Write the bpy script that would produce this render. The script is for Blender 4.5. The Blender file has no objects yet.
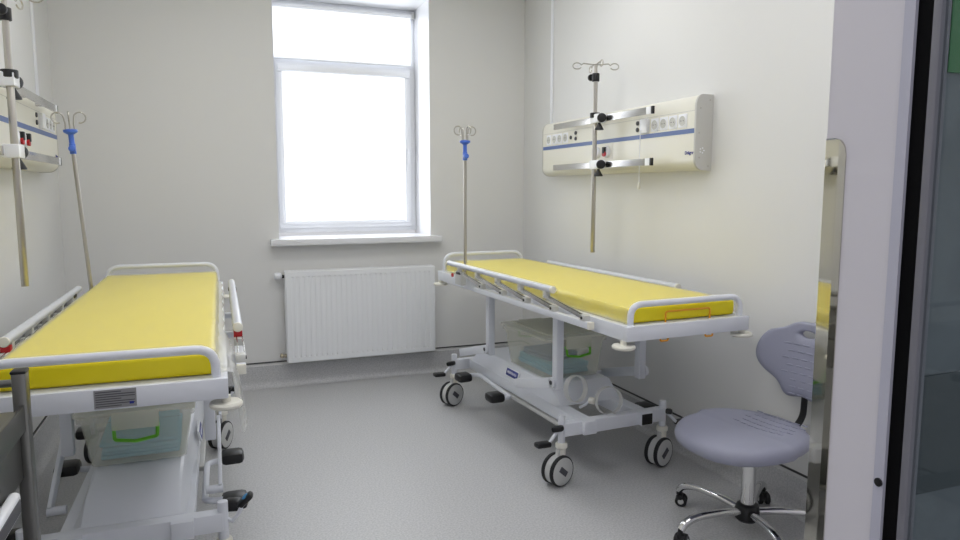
import bpy, bmesh, math, random
from mathutils import Vector, Matrix, Quaternion
random.seed(7)
scn = bpy.context.scene
COL = scn.collection
R = math.radians
PI = math.pi

# ------------------------------------------------------------------ materials
def mat(name, col, rough=0.5, metal=0.0, spec=0.5, bump=None, coat=0.0, emit=None, estr=0.0):
    m = bpy.data.materials.new(name); m.use_nodes = True
    nt = m.node_tree; b = nt.nodes['Principled BSDF']
    b.inputs['Base Color'].default_value = (*col, 1)
    b.inputs['Roughness'].default_value = rough
    b.inputs['Metallic'].default_value = metal
    b.inputs['Specular IOR Level'].default_value = spec
    b.inputs['Coat Weight'].default_value = coat
    if emit:
        b.inputs['Emission Color'].default_value = (*emit, 1)
        b.inputs['Emission Strength'].default_value = estr
    if bump:
        sc, st, dist = bump
        tc = nt.nodes.new('ShaderNodeTexCoord'); n = nt.nodes.new('ShaderNodeTexNoise')
        n.inputs['Scale'].default_value = sc; n.inputs['Detail'].default_value = 4
        bp = nt.nodes.new('ShaderNodeBump'); bp.inputs['Strength'].default_value = st
        bp.inputs['Distance'].default_value = dist
        nt.links.new(tc.outputs['Object'], n.inputs['Vector'])
        nt.links.new(n.outputs['Fac'], bp.inputs['Height'])
        nt.links.new(bp.outputs['Normal'], b.inputs['Normal'])
    return m

def srgb(r, g, b):
    f = lambda c: (c/255/12.92) if c/255 <= 0.04045 else ((c/255+0.055)/1.055)**2.4
    return (f(r), f(g), f(b))

def noise_color(m, c1, c2, scale, lo=0.45, hi=0.55, detail=3):
    nt = m.node_tree; b = nt.nodes['Principled BSDF']
    tc = nt.nodes.new('ShaderNodeTexCoord'); n = nt.nodes.new('ShaderNodeTexNoise')
    n.inputs['Scale'].default_value = scale; n.inputs['Detail'].default_value = detail
    r = nt.nodes.new('ShaderNodeValToRGB')
    r.color_ramp.elements[0].position = lo; r.color_ramp.elements[0].color = (*c1, 1)
    r.color_ramp.elements[1].position = hi; r.color_ramp.elements[1].color = (*c2, 1)
    nt.links.new(tc.outputs['Object'], n.inputs['Vector'])
    nt.links.new(n.outputs['Fac'], r.inputs['Fac'])
    nt.links.new(r.outputs['Color'], b.inputs['Base Color'])
    return m

def sheer(name, col, fac, rough=0.25, trans=0.5):
    """thin clear plastic: part lets light straight through, part scatters it"""
    m = bpy.data.materials.new(name); m.use_nodes = True
    nt = m.node_tree; nt.nodes.clear()
    out = nt.nodes.new('ShaderNodeOutputMaterial')
    tr = nt.nodes.new('ShaderNodeBsdfTransparent')
    df = nt.nodes.new('ShaderNodeBsdfDiffuse'); df.inputs['Color'].default_value = (*col, 1)
    tl = nt.nodes.new('ShaderNodeBsdfTranslucent'); tl.inputs['Color'].default_value = (*col, 1)
    gl = nt.nodes.new('ShaderNodeBsdfGlossy'); gl.inputs['Roughness'].default_value = rough
    m1 = nt.nodes.new('ShaderNodeMixShader'); m1.inputs[0].default_value = trans
    m2 = nt.nodes.new('ShaderNodeMixShader'); m2.inputs[0].default_value = fac
    m3 = nt.nodes.new('ShaderNodeMixShader'); m3.inputs[0].default_value = 0.06
    L = nt.links.new
    L(df.outputs[0], m1.inputs[1]); L(tl.outputs[0], m1.inputs[2])
    L(tr.outputs[0], m2.inputs[1]); L(m1.outputs[0], m2.inputs[2])
    L(m2.outputs[0], m3.inputs[1]); L(gl.outputs[0], m3.inputs[2])
    L(m3.outputs[0], out.inputs['Surface'])
    return m

WALL   = mat('wall_paint', srgb(228, 228, 226), 0.55, bump=(220, 0.05, 0.002))
CEIL   = mat('ceiling_paint', srgb(235, 235, 232), 0.8)
FLOOR  = noise_color(mat('vinyl_floor', srgb(170, 171, 172), 0.42), srgb(182, 183, 184), srgb(202, 202, 203), 120, 0.38, 0.60, 5)
COVE   = noise_color(mat('vinyl_cove', srgb(165, 166, 167), 0.42), srgb(182, 183, 184), srgb(202, 202, 203), 120, 0.38, 0.60, 5)
SEAM   = mat('dark_sealant', srgb(70, 70, 70), 0.6)
PVC    = mat('white_pvc', srgb(246, 248, 252), 0.3)
SILLM  = mat('white_sill', srgb(238, 239, 242), 0.25)
BLIND  = mat('blind_fabric', srgb(235, 238, 245), 0.8, emit=(0.95, 0.97, 1.0), estr=0.80)  # emission stands in for daylight coming through the fabric
PAINT  = mat('white_powder_coat', srgb(228, 231, 238), 0.3)
RADM   = mat('radiator_enamel', srgb(244, 246, 248), 0.35)
SLOT   = mat('socket_grey', srgb(205, 205, 200), 0.5)
CREAM  = mat('cream_plastic', srgb(236, 234, 222), 0.35)
ENDCAP = mat('grey_end_cap', srgb(205, 204, 198), 0.45)
STRIPE = mat('blue_stripe', srgb(90, 112, 165), 0.4)
STEEL  = mat('brushed_steel', srgb(190, 186, 178), 0.28, 1.0)
ALU    = mat('anodised_rail', srgb(205, 204, 203), 0.22, 1.0)
RAILT  = mat('grey_white_rail', srgb(212, 215, 222), 0.35)
CHROME = mat('chrome', srgb(215, 215, 215), 0.08, 1.0)
BLACK  = mat('black_plastic', srgb(20, 20, 22), 0.4)
RUBBER = mat('black_rubber', srgb(26, 26, 28), 0.6)
GREYP  = mat('light_grey_plastic', srgb(205, 206, 204), 0.4)
BLUEP  = mat('blue_plastic', srgb(80, 120, 215), 0.35)
PADBLUE= mat('blue_inlay', srgb(70, 150, 205), 0.35)
REDP   = mat('red_plastic', srgb(190, 25, 35), 0.4)
GREEN  = mat('green_plastic', srgb(100, 185, 40), 0.35)
YELLOW = mat('yellow_vinyl', srgb(246, 228, 16), 0.4, bump=(9, 0.25, 0.01))
ORANGE = mat('orange_wire', srgb(240, 165, 20), 0.35)
CHAIRM = mat('grey_polyurethane', srgb(152, 154, 172), 0.5, bump=(300, 0.08, 0.001))
BLUECL = mat('blue_nonwoven', srgb(120, 195, 222), 0.8, bump=(120, 0.3, 0.002))
DARKBL = mat('dark_blue_cloth', srgb(80, 120, 165), 0.8)
NAVY   = mat('navy_label', srgb(38, 50, 140), 0.4)
WHITE  = mat('white_print', srgb(235, 235, 245), 0.5)
INK    = mat('dark_print', srgb(80, 80, 86), 0.6)
LABEL  = mat('grey_label', srgb(150, 150, 152), 0.5)
GASKET = mat('black_gasket', srgb(8, 8, 10), 0.8, spec=0.1)
JAMB   = mat('jamb_laminate', srgb(214, 211, 218), 0.5)
DFRAME = mat('door_aluminium', srgb(118, 118, 126), 0.45)
DEDGE  = mat('door_edge_strip', srgb(186, 186, 200), 0.45)
CORR   = noise_color(mat('corridor_wall', srgb(116, 124, 128), 0.6), srgb(112, 120, 124), srgb(120, 128, 132), 6)
CORRD  = mat('corridor_band', srgb(66, 76, 80), 0.6)
REFLG  = mat('reflection_green', srgb(20, 130, 55), 0.5)
LAMP   = mat('lamp_diffuser', (1, 1, 1), 0.6, emit=(0.985, 0.985, 1.0), estr=9.5)
MIRST  = mat('polished_steel', srgb(205, 202, 192), 0.035, 1.0)
TROL   = mat('trolley_steel', srgb(126, 126, 123), 0.30, 1.0)
BRASS  = mat('valve_brass', srgb(190, 180, 160), 0.3, 1.0)
FILM   = sheer('clear_film', (0.96, 0.96, 0.92), 0.33)
BOXM   = sheer('clear_box', (0.99, 0.98, 0.85), 0.24)
LIDM   = sheer('clear_lid', (0.99, 0.98, 0.84), 0.42)
RINGM  = sheer('clear_ring', (0.95, 0.95, 0.93), 0.75)
SHEETM = sheer('clear_sheet', (0.93, 0.92, 0.86), 0.22)

GLASS = bpy.data.materials.new('door_glass'); GLASS.use_nodes = True
_nt = GLASS.node_tree; _nt.nodes.clear()
_o = _nt.nodes.new('ShaderNodeOutputMaterial'); _t = _nt.nodes.new('ShaderNodeBsdfTransparent')
_t.inputs['Color'].default_value = (0.78, 0.82, 0.84, 1)
_g = _nt.nodes.new('ShaderNodeBsdfGlossy'); _g.inputs['Roughness'].default_value = 0.02
_f = _nt.nodes.new('ShaderNodeFresnel'); _f.inputs['IOR'].default_value = 1.35
_m = _nt.nodes.new('ShaderNodeMixShader')
_nt.links.new(_f.outputs[0], _m.inputs[0]); _nt.links.new(_t.outputs[0], _m.inputs[1])
_nt.links.new(_g.outputs[0], _m.inputs[2]); _nt.links.new(_m.outputs[0], _o.inputs['Surface'])

# small raised tread on the chair's moulded foam
_nt = CHAIRM.node_tree; _b = _nt.nodes['Principled BSDF']

# ------------------------------------------------------------------ mesh builder
class MB:
    def __init__(self): self.bm = bmesh.new(); self.mi = 0
    def _merge(self, t, M=None):
        if M is not None: bmesh.ops.transform(t, matrix=M, verts=t.verts)
        for f in t.faces: f.material_index = self.mi
        me = bpy.data.meshes.new('t'); t.to_mesh(me); t.free()
        self.bm.from_mesh(me); bpy.data.meshes.remove(me)
    def box(self, x0, x1, y0, y1, z0, z1, bev=0.0, seg=2, M=None):
        t = bmesh.new(); bmesh.ops.create_cube(t, size=1)
        S = Matrix.Translation(((x0+x1)/2, (y0+y1)/2, (z0+z1)/2)) @ Matrix.Diagonal((abs(x1-x0), abs(y1-y0), abs(z1-z0), 1))
        bmesh.ops.transform(t, matrix=S, verts=t.verts)
        if bev > 0:
            bmesh.ops.bevel(t, geom=list(t.edges), offset=bev, segments=seg, profile=0.5, affect='EDGES')
        self._merge(t, M); return self
    def obox(self, p, q, w, h, bev=0.0, up=(0, 0, 1)):
        """box of section w (sideways) x h (up) running from p to q"""
        p = Vector(p); q = Vector(q); d = q-p; L = d.length; d.normalize()
        u = Vector(up); s = d.cross(u)
        if s.length < 1e-5: s = d.cross(Vector((1, 0, 0)))
        s.normalize(); u = s.cross(d)
        M = Matrix(((s.x, d.x, u.x, (p.x+q.x)/2), (s.y, d.y, u.y, (p.y+q.y)/2), (s.z, d.z, u.z, (p.z+q.z)/2), (0, 0, 0, 1)))
        return self.box(-w/2, w/2, -L/2, L/2, -h/2, h/2, bev, M=M)
    def cyl(self, p, q, r, r2=None, n=20, bev=0.0):
        p = Vector(p); q = Vector(q); d = q-p; L = d.length
        t = bmesh.new()
        bmesh.ops.create_cone(t, cap_ends=True, segments=n, radius1=r, radius2=r if r2 is None else r2, depth=L)
        if bev > 0:
            es = [e for e in t.edges if len(e.link_faces) == 2 and any(len(f.verts) > 4 for f in e.link_faces)]
            bmesh.ops.bevel(t, geom=es, offset=bev, segments=2, profile=0.5, affect='EDGES')
        M = Matrix.Translation((p+q)/2) @ d.to_track_quat('Z', 'Y').to_matrix().to_4x4()
        self._merge(t, M); return self
    def sphere(self, c, r, sc=(1, 1, 1), n=16):
        t = bmesh.new(); bmesh.ops.create_uvsphere(t, u_segments=n, v_segments=n//2+2, radius=r)
        self._merge(t, Matrix.Translation(c) @ Matrix.Diagonal((*sc, 1))); return self
    def tube(self, pts, r, n=12, fil=0.0, closed=False, sy=1.0, rr=None):
        P = [Vector(p) for p in pts]
        if fil > 0: P = fillet(P, fil, closed)
        t = bmesh.new(); rings = []
        N = len(P); nrm = None
        for i, p in enumerate(P):
            if closed: d = (P[(i+1) % N]-P[i-1]).normalized()
            else: d = (P[min(i+1, N-1)]-P[max(i-1, 0)]).normalized()
            if nrm is None:
                nrm = d.cross(Vector((0, 0, 1)))
                if nrm.length < 1e-3: nrm = d.cross(Vector((1, 0, 0)))
                nrm.normalize()
            else:
                nrm = (nrm - d*nrm.dot(d)).normalized()
            b = d.cross(nrm)
            ri = r if rr is None else rr[i] if len(rr) == N else r
            rings.append([t.verts.new(p + (nrm*math.cos(a)+b*math.sin(a)*sy)*ri) for a in [2*PI*k/n for k in range(n)]])
        for i in range(N if closed else N-1):
            A = rings[i]; B = rings[(i+1) % N]
            for k in range(n): t.faces.new((A[k], A[(k+1) % n], B[(k+1) % n], B[k]))
        if not closed:
            t.faces.new(rings[0][::-1]); t.faces.new(rings[-1])
        self._merge(t); return self
    def lathe(self, prof, c, axis=(0, 0, 1), n=32):
        """prof: (radius, height) pairs about axis through c; closed top and bottom"""
        t = bmesh.new(); rings = []
        for r, h in prof:
            rings.append([t.verts.new((r*math.cos(2*PI*k/n), r*math.sin(2*PI*k/n), h)) for k in range(n)])
        for A, B in zip(rings, rings[1:]):
            for k in range(n): t.faces.new((A[k], A[(k+1) % n], B[(k+1) % n], B[k]))
        if prof[0] != prof[-1]:
            t.faces.new(rings[0][::-1]); t.faces.new(rings[-1])
        M = Matrix.Translation(c) @ Vector(axis).to_track_quat('Z', 'Y').to_matrix().to_4x4()
        bmesh.ops.remove_doubles(t, verts=t.verts, dist=1e-6)
        self._merge(t, M); return self
    def prism(self, poly, d0, d1, axis='y', bev=0.0):
        """poly: 2-D outline; extruded along axis from d0 to d1. axis y: (x,z), x: (y,z), z: (x,y)"""
        t = bmesh.new()
        f = {'y': lambda a, b, d: (a, d, b), 'x': lambda a, b, d: (d, a, b), 'z': lambda a, b, d: (a, b, d)}[axis]
        v0 = [t.verts.new(f(a, b, d0)) for a, b in poly]; v1 = [t.verts.new(f(a, b, d1)) for a, b in poly]
        n = len(poly); t.faces.new(v0); t.faces.new(v1[::-1])
        for k in range(n): t.faces.new((v0[k], v1[k], v1[(k+1) % n], v0[(k+1) % n]))
        bmesh.ops.recalc_face_normals(t, faces=t.faces)
        if bev > 0: bmesh.ops.bevel(t, geom=list(t.edges), offset=bev, segments=2, profile=0.5, affect='EDGES')
        self._merge(t); return self
    def grid(self, F, nu, nv):
        t = bmesh.new()
        V = [[t.verts.new(F(i/nu, j/nv)) for j in range(nv+1)] for i in range(nu+1)]
        for i in range(nu):
            for j in range(nv): t.faces.new((V[i][j], V[i+1][j], V[i+1][j+1], V[i][j+1]))
        self._merge(t); return self
    def build(self, name, m, parent=None, smooth=40, recalc=True):
        if recalc: bmesh.ops.recalc_face_normals(self.bm, faces=self.bm.faces)
        me = bpy.data.meshes.new(name); self.bm.to_mesh(me); self.bm.free()
        for mm in (m if isinstance(m, (list, tuple)) else [m]): me.materials.append(mm)
        if smooth:
            for p in me.polygons: p.use_smooth = True
            me.set_sharp_from_angle(angle=R(smooth))
        o = bpy.data.objects.new(name, me); COL.objects.link(o)
        if parent: o.parent = parent
        return o

def fillet(P, r, closed=False, n=6):
    out = []; N = len(P)
    for i, p in enumerate(P):
        if not closed and i in (0, N-1): out.append(p); continue
        a = P[i-1]-p; b = P[(i+1) % N]-p
        ra = min(r, a.length*0.49); rb = min(r, b.length*0.49); rr = min(ra, rb)
        s = p+a.normalized()*rr; e = p+b.normalized()*rr
        for k in range(n+1):
            t = k/n; out.append(s*(1-t)**2+p*2*t*(1-t)+e*t*t)
    return out

def tag(o, label=None, cat=None, group=None, kind=None):
    if label: o['label'] = label
    if cat: o['category'] = cat
    if group: o['group'] = group
    if kind: o['kind'] = kind
    return o
def thing(name, label, cat, loc=(0, 0, 0), rz=0.0, group=None):
    o = bpy.data.objects.new(name, None); o.empty_display_size = 0.1; COL.objects.link(o)
    o.location = loc; o.rotation_euler = (0, 0, rz)
    return tag(o, label, cat, group)
def struct(mb, name, m, label=None, parent=None, smooth=40):
    o = mb.build(name, m, parent, smooth)
    if parent is None: tag(o, label, name.rstrip('_0123456789').split('_')[0], kind='structure')
    return o
def copy_thing(root, loc, rz, label, group=None):
    c = root.copy(); COL.objects.link(c); c.location = loc; c.rotation_euler = (0, 0, rz); c['label'] = label
    if group: c['group'] = group
    def rec(s, d):
        for ch in list(s.children):
            k = ch.copy(); COL.objects.link(k); k.parent = d; rec(ch, k)
    rec(root, c); return c
def text_mesh(s, size, m, name, parent, M, ext=0.0006, bold=0.0):
    cu = bpy.data.curves.new(name, 'FONT'); cu.body = s; cu.size = size; cu.align_x = 'CENTER'; cu.align_y = 'CENTER'
    cu.extrude = ext; cu.offset = bold
    tmp = bpy.data.objects.new('t', cu); COL.objects.link(tmp)
    dg = bpy.context.evaluated_depsgraph_get()
    me = bpy.data.meshes.new_from_object(tmp.evaluated_get(dg)); bpy.data.objects.remove(tmp); bpy.data.curves.remove(cu)
    me.transform(M); me.materials.clear(); me.materials.append(m)
    o = bpy.data.objects.new(name, me); COL.objects.link(o)
    if parent: o.parent = parent
    return o

# ------------------------------------------------------------------ room
XL, XR, YB, YF, ZC = -0.866, 2.337, 5.08, 0.926, 3.0
YO = 0.786                    # corridor face of the doorway wall
JX, JL, DOORZ = 1.0, -0.42, 2.2
T = 0.2
struct(MB().box(XL-T, XR+T, -1.6, YB+0.5, -0.12, 0.0), 'floor', FLOOR, 'grey speckled vinyl floor')
struct(MB().box(XL-T, XR+T, YO, YB+T, ZC, ZC+0.1), 'ceiling', CEIL, 'white ceiling over the ward')
# back wall around the window opening
WX0, WX1, WZ0, WZ1 = 0.455, 1.568, 1.03, 2.79
w = MB()
w.box(XL-T, WX0, YB, YB+0.44, 0, ZC); w.box(WX1, XR+T, YB, YB+0.44, 0, ZC)
w.box(WX0, WX1, YB, YB+0.44, 0, WZ0); w.box(WX0, WX1, YB, YB+0.44, WZ1, ZC)
struct(w, 'wall_back', WALL, 'pale grey wall with the window', smooth=0)
struct(MB().box(XL-T, XL, YO, YB, 0, ZC), 'wall_left', WALL, 'pale grey wall on the left', smooth=0)
struct(MB().box(XR, XR+T, YO, YB, 0, ZC), 'wall_right', WALL, 'pale grey wall on the right', smooth=0)
w = MB()
w.box(XL, JL, YO, YF, 0, ZC); w.box(JX, XR, YO, YF, 0, ZC); w.box(JL, JX, YO, YF, DOORZ, ZC)
struct(w, 'wall_front', JAMB, 'white laminated doorway jamb', smooth=0)
# coved vinyl skirting
def cove(pts_fn, name):
    prof = [(0.0, 0.158), (0.004, 0.158), (0.004, 0.05), (0.010, 0.022), (0.024, 0.008), (0.045, 0.0012), (0.0, 0.0012)]
    return prof
prof = cove(None, '')
def skirting(name, axis, a, b, place):
    m = MB()
    if axis == 'x': m.prism([(place-d, z) for d, z in prof], a, b, 'x')       # poly (y,z)
    else: m.prism([(place, z) for d, z in prof], a, b, 'y')
    return m
def cove_side(side, a, b, name):
    m = MB()
    if side == 'back': m.prism([(YB-d, z) for d, z in prof], a, b, 'x')
    if side == 'left': m.prism([(XL+d, z) for d, z in prof], a, b, 'y')
    if side == 'right': m.prism([(XR-d, z) for d, z in prof], a, b, 'y')
    o = struct(m, name, COVE, 'grey vinyl skirting coved up the %s wall' % side)
    s = MB()
    if side == 'back': s.box(a, b, YB-0.006, YB, 0.178, 0.186)
    if side == 'left': s.box(XL, XL+0.006, a, b, 0.178, 0.186)
    if side == 'right': s.box(XR-0.006, XR, a, b, 0.178, 0.186)
    s.build('sealant_line', SEAM, o, 0)
cove_side('back', XL, XR, 'baseboard_back'); cove_side('left', YF, YB, 'baseboard_left'); cove_side('right', YF, YB, 'baseboard_right')
# cable trunking up the side walls
struct(MB().box(XR-0.012, XR, 4.585, 4.61, 1.86, ZC, 0.002), 'trim_1', PVC, 'white cable trunking above the right supply unit')
struct(MB().box(XL, XL+0.012, 4.60, 4.625, 1.86, ZC, 0.002), 'trim_2', PVC, 'white cable trunking above the left supply unit')
# painted reveal of the window
FY = 5.47
m = MB()
m.box(WX1-0.004, WX1, YB-0.001, FY, WZ0, WZ1); m.box(WX0, WX0+0.004, YB-0.001, FY, WZ0, WZ1); m.box(WX0+0.004, WX1-0.004, YB-0.001, FY, WZ1-0.004, WZ1)
struct(m, 'trim_3', SILLM, 'white window reveal', smooth=0)

# window
win = struct(MB().box(WX0+0.004, WX1-0.004, FY, FY+0.045, 1.075, 1.115, 0.004)
             .box(WX0+0.004, WX1-0.004, FY, FY+0.045, 2.33, 2.39, 0.004)
             .box(WX0+0.004, WX1-0.004, FY, FY+0.045, 2.745, WZ1-0.004, 0.004)
             .box(WX0+0.004, WX0+0.05, FY+0.001, FY+0.044, 1.10, 2.76, 0.004)
             .box(WX1-0.05, WX1-0.004, FY+0.001, FY+0.044, 1.10, 2.76, 0.004), 'window_1', PVC, 'white plastic window behind pale roller blinds')
sx0, sx1, sz0, sz1 = WX0+0.045, WX1-0.045, 1.11, 2.335
s = MB()
s.box(sx0, sx1, FY-0.018, FY+0.03, sz0, sz0+0.05, 0.004); s.box(sx0, sx1, FY-0.018, FY+0.03, sz1-0.05, sz1, 0.004)
s.box(sx0, sx0+0.055, FY-0.017, FY+0.029, sz0+0.02, sz1-0.02, 0.004); s.box(sx1-0.055, sx1, FY-0.017, FY+0.029, sz0+0.02, sz1-0.02, 0.004)
s.build('sash', PVC, win)
h = MB().box(sx1-0.042, sx1-0.014, FY-0.024, FY-0.017, 1.67, 1.73, 0.003)
h.box(sx1-0.036, sx1-0.02, FY-0.05, FY-0.02, 1.70, 1.715, 0.003); h.box(sx1-0.037, sx1-0.019, FY-0.058, FY-0.045, 1.60, 1.718, 0.004)
h.build('window_handle', PVC, win)
g = MB(); g.box(WX0+0.05, WX1-0.05, FY+0.036, FY+0.042, 1.10, 2.35); g.box(WX0+0.05, WX1-0.05, FY+0.036, FY+0.042, 2.38, 2.76)
g.build('window_pane', BLIND, win, 0)  # panes share the blind's glow, daylight put in as emission
# blinds: a small one over the top light, one in a cassette on the sash
b = thing('roller_blind', 'white roller blind over the small upper window light', 'blind', (1.01, FY-0.02, 2.37), 0)
MB().box(-0.515, 0.515, -0.004, -0.001, -0.01, 0.36).build('blind_fabric', BLIND, b, 0)
MB().cyl((-0.525, -0.004, 0.37), (0.525, -0.004, 0.37), 0.018).build('roller_tube', PVC, b)
MB().cyl((-0.515, -0.003, -0.01), (0.515, -0.003, -0.01), 0.008).build('bottom_rail', PVC, b)
e = MB()
e.box(0.522, 0.546, -0.028, 0.015, 0.345, 0.395, 0.004); e.build('bracket', GREYP, b)
b = thing('roller_blind', 'white cassette roller blind on the tall lower window sash', 'blind', (1.01, FY-0.019, 1.11), 0)
MB().box(-0.47, 0.47, -0.006, -0.003, 0.04, 1.16).build('blind_fabric', BLIND, b, 0)
MB().box(-0.50, 0.50, -0.045, 0.0, 1.155, 1.205, 0.012).build('cassette', PVC, b)
for sx in (-1, 1):
    MB().box(sx*0.478-0.014, sx*0.478+0.014, -0.012, 0.0, 0.035, 1.155, 0.003).build('guide_rail', PVC, b)
MB().box(-0.46, 0.46, -0.014, -0.002, 0.03, 0.055, 0.004).build('bottom_rail', PVC, b)
# sill
st = MB().box(0.395, 1.632, 4.995, YB, 1.013, 1.058, 0.005).box(WX0+0.005, WX1-0.005, YB-0.01, FY+0.0, 1.03, 1.0575)
sl = tag(st.build('window_sill', SILLM), 'white window sill board above the radiator', 'window sill', kind='structure')

# ceiling light panels (above the frame of the photo)
for i, (x, y, where) in enumerate([(0.1, 1.75, 'over the foot of the left bed'), (1.5, 1.75, 'over the foot of the right bed'),
                                   (0.1, 3.4, 'over the head of the left bed'), (1.5, 3.4, 'over the head of the right bed')]):
    t = thing('ceiling_light', 'square white ceiling light panel %s' % where, 'ceiling light', (x, y, ZC), 0, 'ceiling light panels')
    f = MB(); f.box(-0.3, 0.3, -0.3, -0.28, -0.02, 0); f.box(-0.3, 0.3, 0.28, 0.3, -0.02, 0); f.box(-0.3, -0.28, -0.28, 0.28, -0.02, 0); f.box(0.28, 0.3, -0.28, 0.28, -0.02, 0)
    f.build('frame', PVC, t); MB().box(-0.28, 0.28, -0.28, 0.28, -0.012, -0.002).build('diffuser', LAMP, t)

# ------------------------------------------------------------------ doorway: jamb trim, guard plate, glazed door
struct(MB().box(JX-0.006, JX+0.02, YO-0.014, YO+0.004, 0, DOORZ), 'trim_4', DEDGE, 'white metal door frame edge', smooth=0)
pl_ = MB().cyl((JX-0.0085, YO-0.006, 0.93), (JX-0.0055, YO-0.006, 0.93), 0.007); 
tag(pl_.build('screw_cap', BLACK), 'small black screw cap in the door frame edge', 'screw cap')
# polished plate with one rounded upper corner
y0, ym, y1, zt = 0.884, 0.896, YF, 1.487
gp = MB()
def gx(y): return JX-0.0015-(y1-y)*0.105 if y >= ym else JX-0.0015-(y1-ym)*0.105+(ym-y)*0.22
ys = [y0+(ym-y0)*k/6 for k in range(7)]+[ym+(y1-ym)*k/3 for k in range(1, 4)]
tq = bmesh.new(); fr = []; bk_ = []
for y in ys:
    a = min(1.0, (y-y0)/0.022); zz = zt-0.03+0.03*math.sqrt(max(0, 1-(1-a)**2))
    fr.append((tq.verts.new((gx(y), y, 0.02)), tq.verts.new((gx(y), y, zz)))); bk_.append((tq.verts.new((JX, y, 0.02)), tq.verts.new((JX, y, zz))))
for i in range(len(ys)-1):
    tq.faces.new((fr[i][0], fr[i+1][0], fr[i+1][1], fr[i][1])); tq.faces.new((bk_[i][0], bk_[i][1], bk_[i+1][1], bk_[i+1][0]))
    tq.faces.new((fr[i][1], fr[i+1][1], bk_[i+1][1], bk_[i][1])); tq.faces.new((fr[i][0], bk_[i][0], bk_[i+1][0], fr[i+1][0]))
tq.faces.new((fr[0][0], fr[0][1], bk_[0][1], bk_[0][0])); tq.faces.new((fr[-1][0], bk_[-1][0], bk_[-1][1], fr[-1][1]))
gp._merge(tq)
tag(gp.build('corner_guard', MIRST, None, 5), 'polished steel guard plate along the white door jamb', 'guard plate')
door = struct(MB().box(JX-0.002, JX+0.020, 0.734, 0.748, 0.02, DOORZ, 0.003).box(JX-0.002, JX+0.020, -0.42, -0.33, 0.02, DOORZ, 0.003)
              .box(JX-0.002, JX+0.020, -0.33, 0.734, 0.02, 0.12, 0.003).box(JX-0.002, JX+0.020, -0.33, 0.734, DOORZ-0.1, DOORZ, 0.003), 'door_1', DFRAME, 'glazed grey door beside the white jamb')
MB().box(JX+0.0, JX+0.02, 0.748, YO-0.014, 0.02, DOORZ).build('gasket', GASKET, door, 0)
MB().box(JX+0.006, JX+0.012, -0.33, 0.734, 0.12, DOORZ-0.1).build('glass', GLASS, door, 0)
# what shows through the glass: a corridor wall with a darker band; a green panel imitates a reflection
cw = struct(MB().box(JX+0.05, 2.8, YO-0.012, YO-0.001, 0, ZC), 'wall_corridor', CORR, 'grey corridor wall seen through the door glass', smooth=0)
MB().box(JX+0.06, 2.8, YO-0.016, YO-0.011, 0.90, 1.10).build('dark_band', CORRD, cw, 0)
t = thing('green_reflection', 'green reflection in the door glass, built as a panel behind it', 'reflection', (1.255, YO-0.0125, 1.68), 0)
MB().box(-0.188, 0.15, -0.006, 0, -0.10, 0.25).build('reflection_panel', REFLG, t, 0)

# ------------------------------------------------------------------ radiator
rx0, rx1, rz0, rz1, ry = 0.482, 1.565, 0.185, 0.832, 4.985
rad = thing('radiator', 'white ribbed panel radiator under the window', 'radiator', ((rx0+rx1)/2, YB-0.05, rz0), 0)
W = rx1-rx0; Hh = rz1-rz0; D0 = ry-(YB-0.05)
N = 28; mg = 0.028
def rib(x):
    q = (x+W/2-mg)/((W-2*mg)/N); f = q-math.floor(q)
    if q < 0 or q > N: return 0.0
    return 1.0 if 0.30 < f < 0.70 else 0.0
xs = [-W/2, -W/2+0.004]
pitch = (W-2*mg)/N
for k in range(N):
    b0 = -W/2+mg+k*pitch
    xs += [b0+0.001, b0+pitch*0.24, b0+pitch*0.40, b0+pitch*0.60, b0+pitch*0.76]
xs += [W/2-0.004, W/2]
zs = [0, 0.004, 0.036, 0.052, Hh-0.052, Hh-0.036, Hh-0.004, Hh]
t = bmesh.new(); V = []
for i, x in enumerate(xs):
    row = []
    for j, z in enumerate(zs):
        d = 0.0
        edge = i in (0, len(xs)-1) or j in (0, len(zs)-1)
        if edge: d = 0.004
        elif 2 < j+0.5 and 3 <= j <= 4:
            k = (i-2) % 5
            if 2 <= i < len(xs)-2: d = 0.018 if k in (2, 3) else 0.0
        row.append(t.verts.new((x, D0+d, z)))
    V.append(row)
for i in range(len(xs)-1):
    for j in range(len(zs)-1): t.faces.new((V[i][j], V[i+1][j], V[i+1][j+1], V[i][j+1]))
mb = MB(); mb._merge(t); mb.box(-W/2, W/2, D0+0.004, D0+0.014, 0.0, Hh)
mb.build('front_panel', RADM, rad, 35)
MB().box(-W/2+0.01, W/2-0.01, 0.02, 0.032, 0.01, Hh-0.01, 0.003).build('rear_panel', RADM, rad)
gr = MB()
gr.box(-W/2, W/2, D0+0.0145, D0+0.022, Hh-0.012, Hh+0.004); gr.box(-W/2, W/2, 0.026, 0.034, Hh-0.012, Hh+0.004)
for k in range(46):
    x = -W/2+0.012+k*(W-0.024)/45; gr.box(x-0.003, x+0.003, D0+0.02, 0.028, Hh-0.008, Hh+0.002)
gr.build('top_grille', RADM, rad, 0)
for s_ in (-1, 1): MB().box(s_*(W/2+0.0015)-0.003, s_*(W/2+0.0015)+0.003, D0+0.006, 0.034, 0.008, Hh, 0.001).build('side_panel', RADM, rad)
v = MB().lathe([(0.010, 0), (0.019, 0.005), (0.023, 0.018), (0.024, 0.040), (0.018, 0.052), (0.0, 0.055)], (-W/2-0.02, D0+0.045, Hh-0.030), (-1, 0, 0), 24)
v.build('thermostat_knob', PVC, rad)
MB().cyl((-W/2-0.02, D0+0.045, Hh-0.035), (-W/2+0.005, D0+0.045, Hh-0.035), 0.012).build('valve_collar', BLACK, rad)
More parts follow.
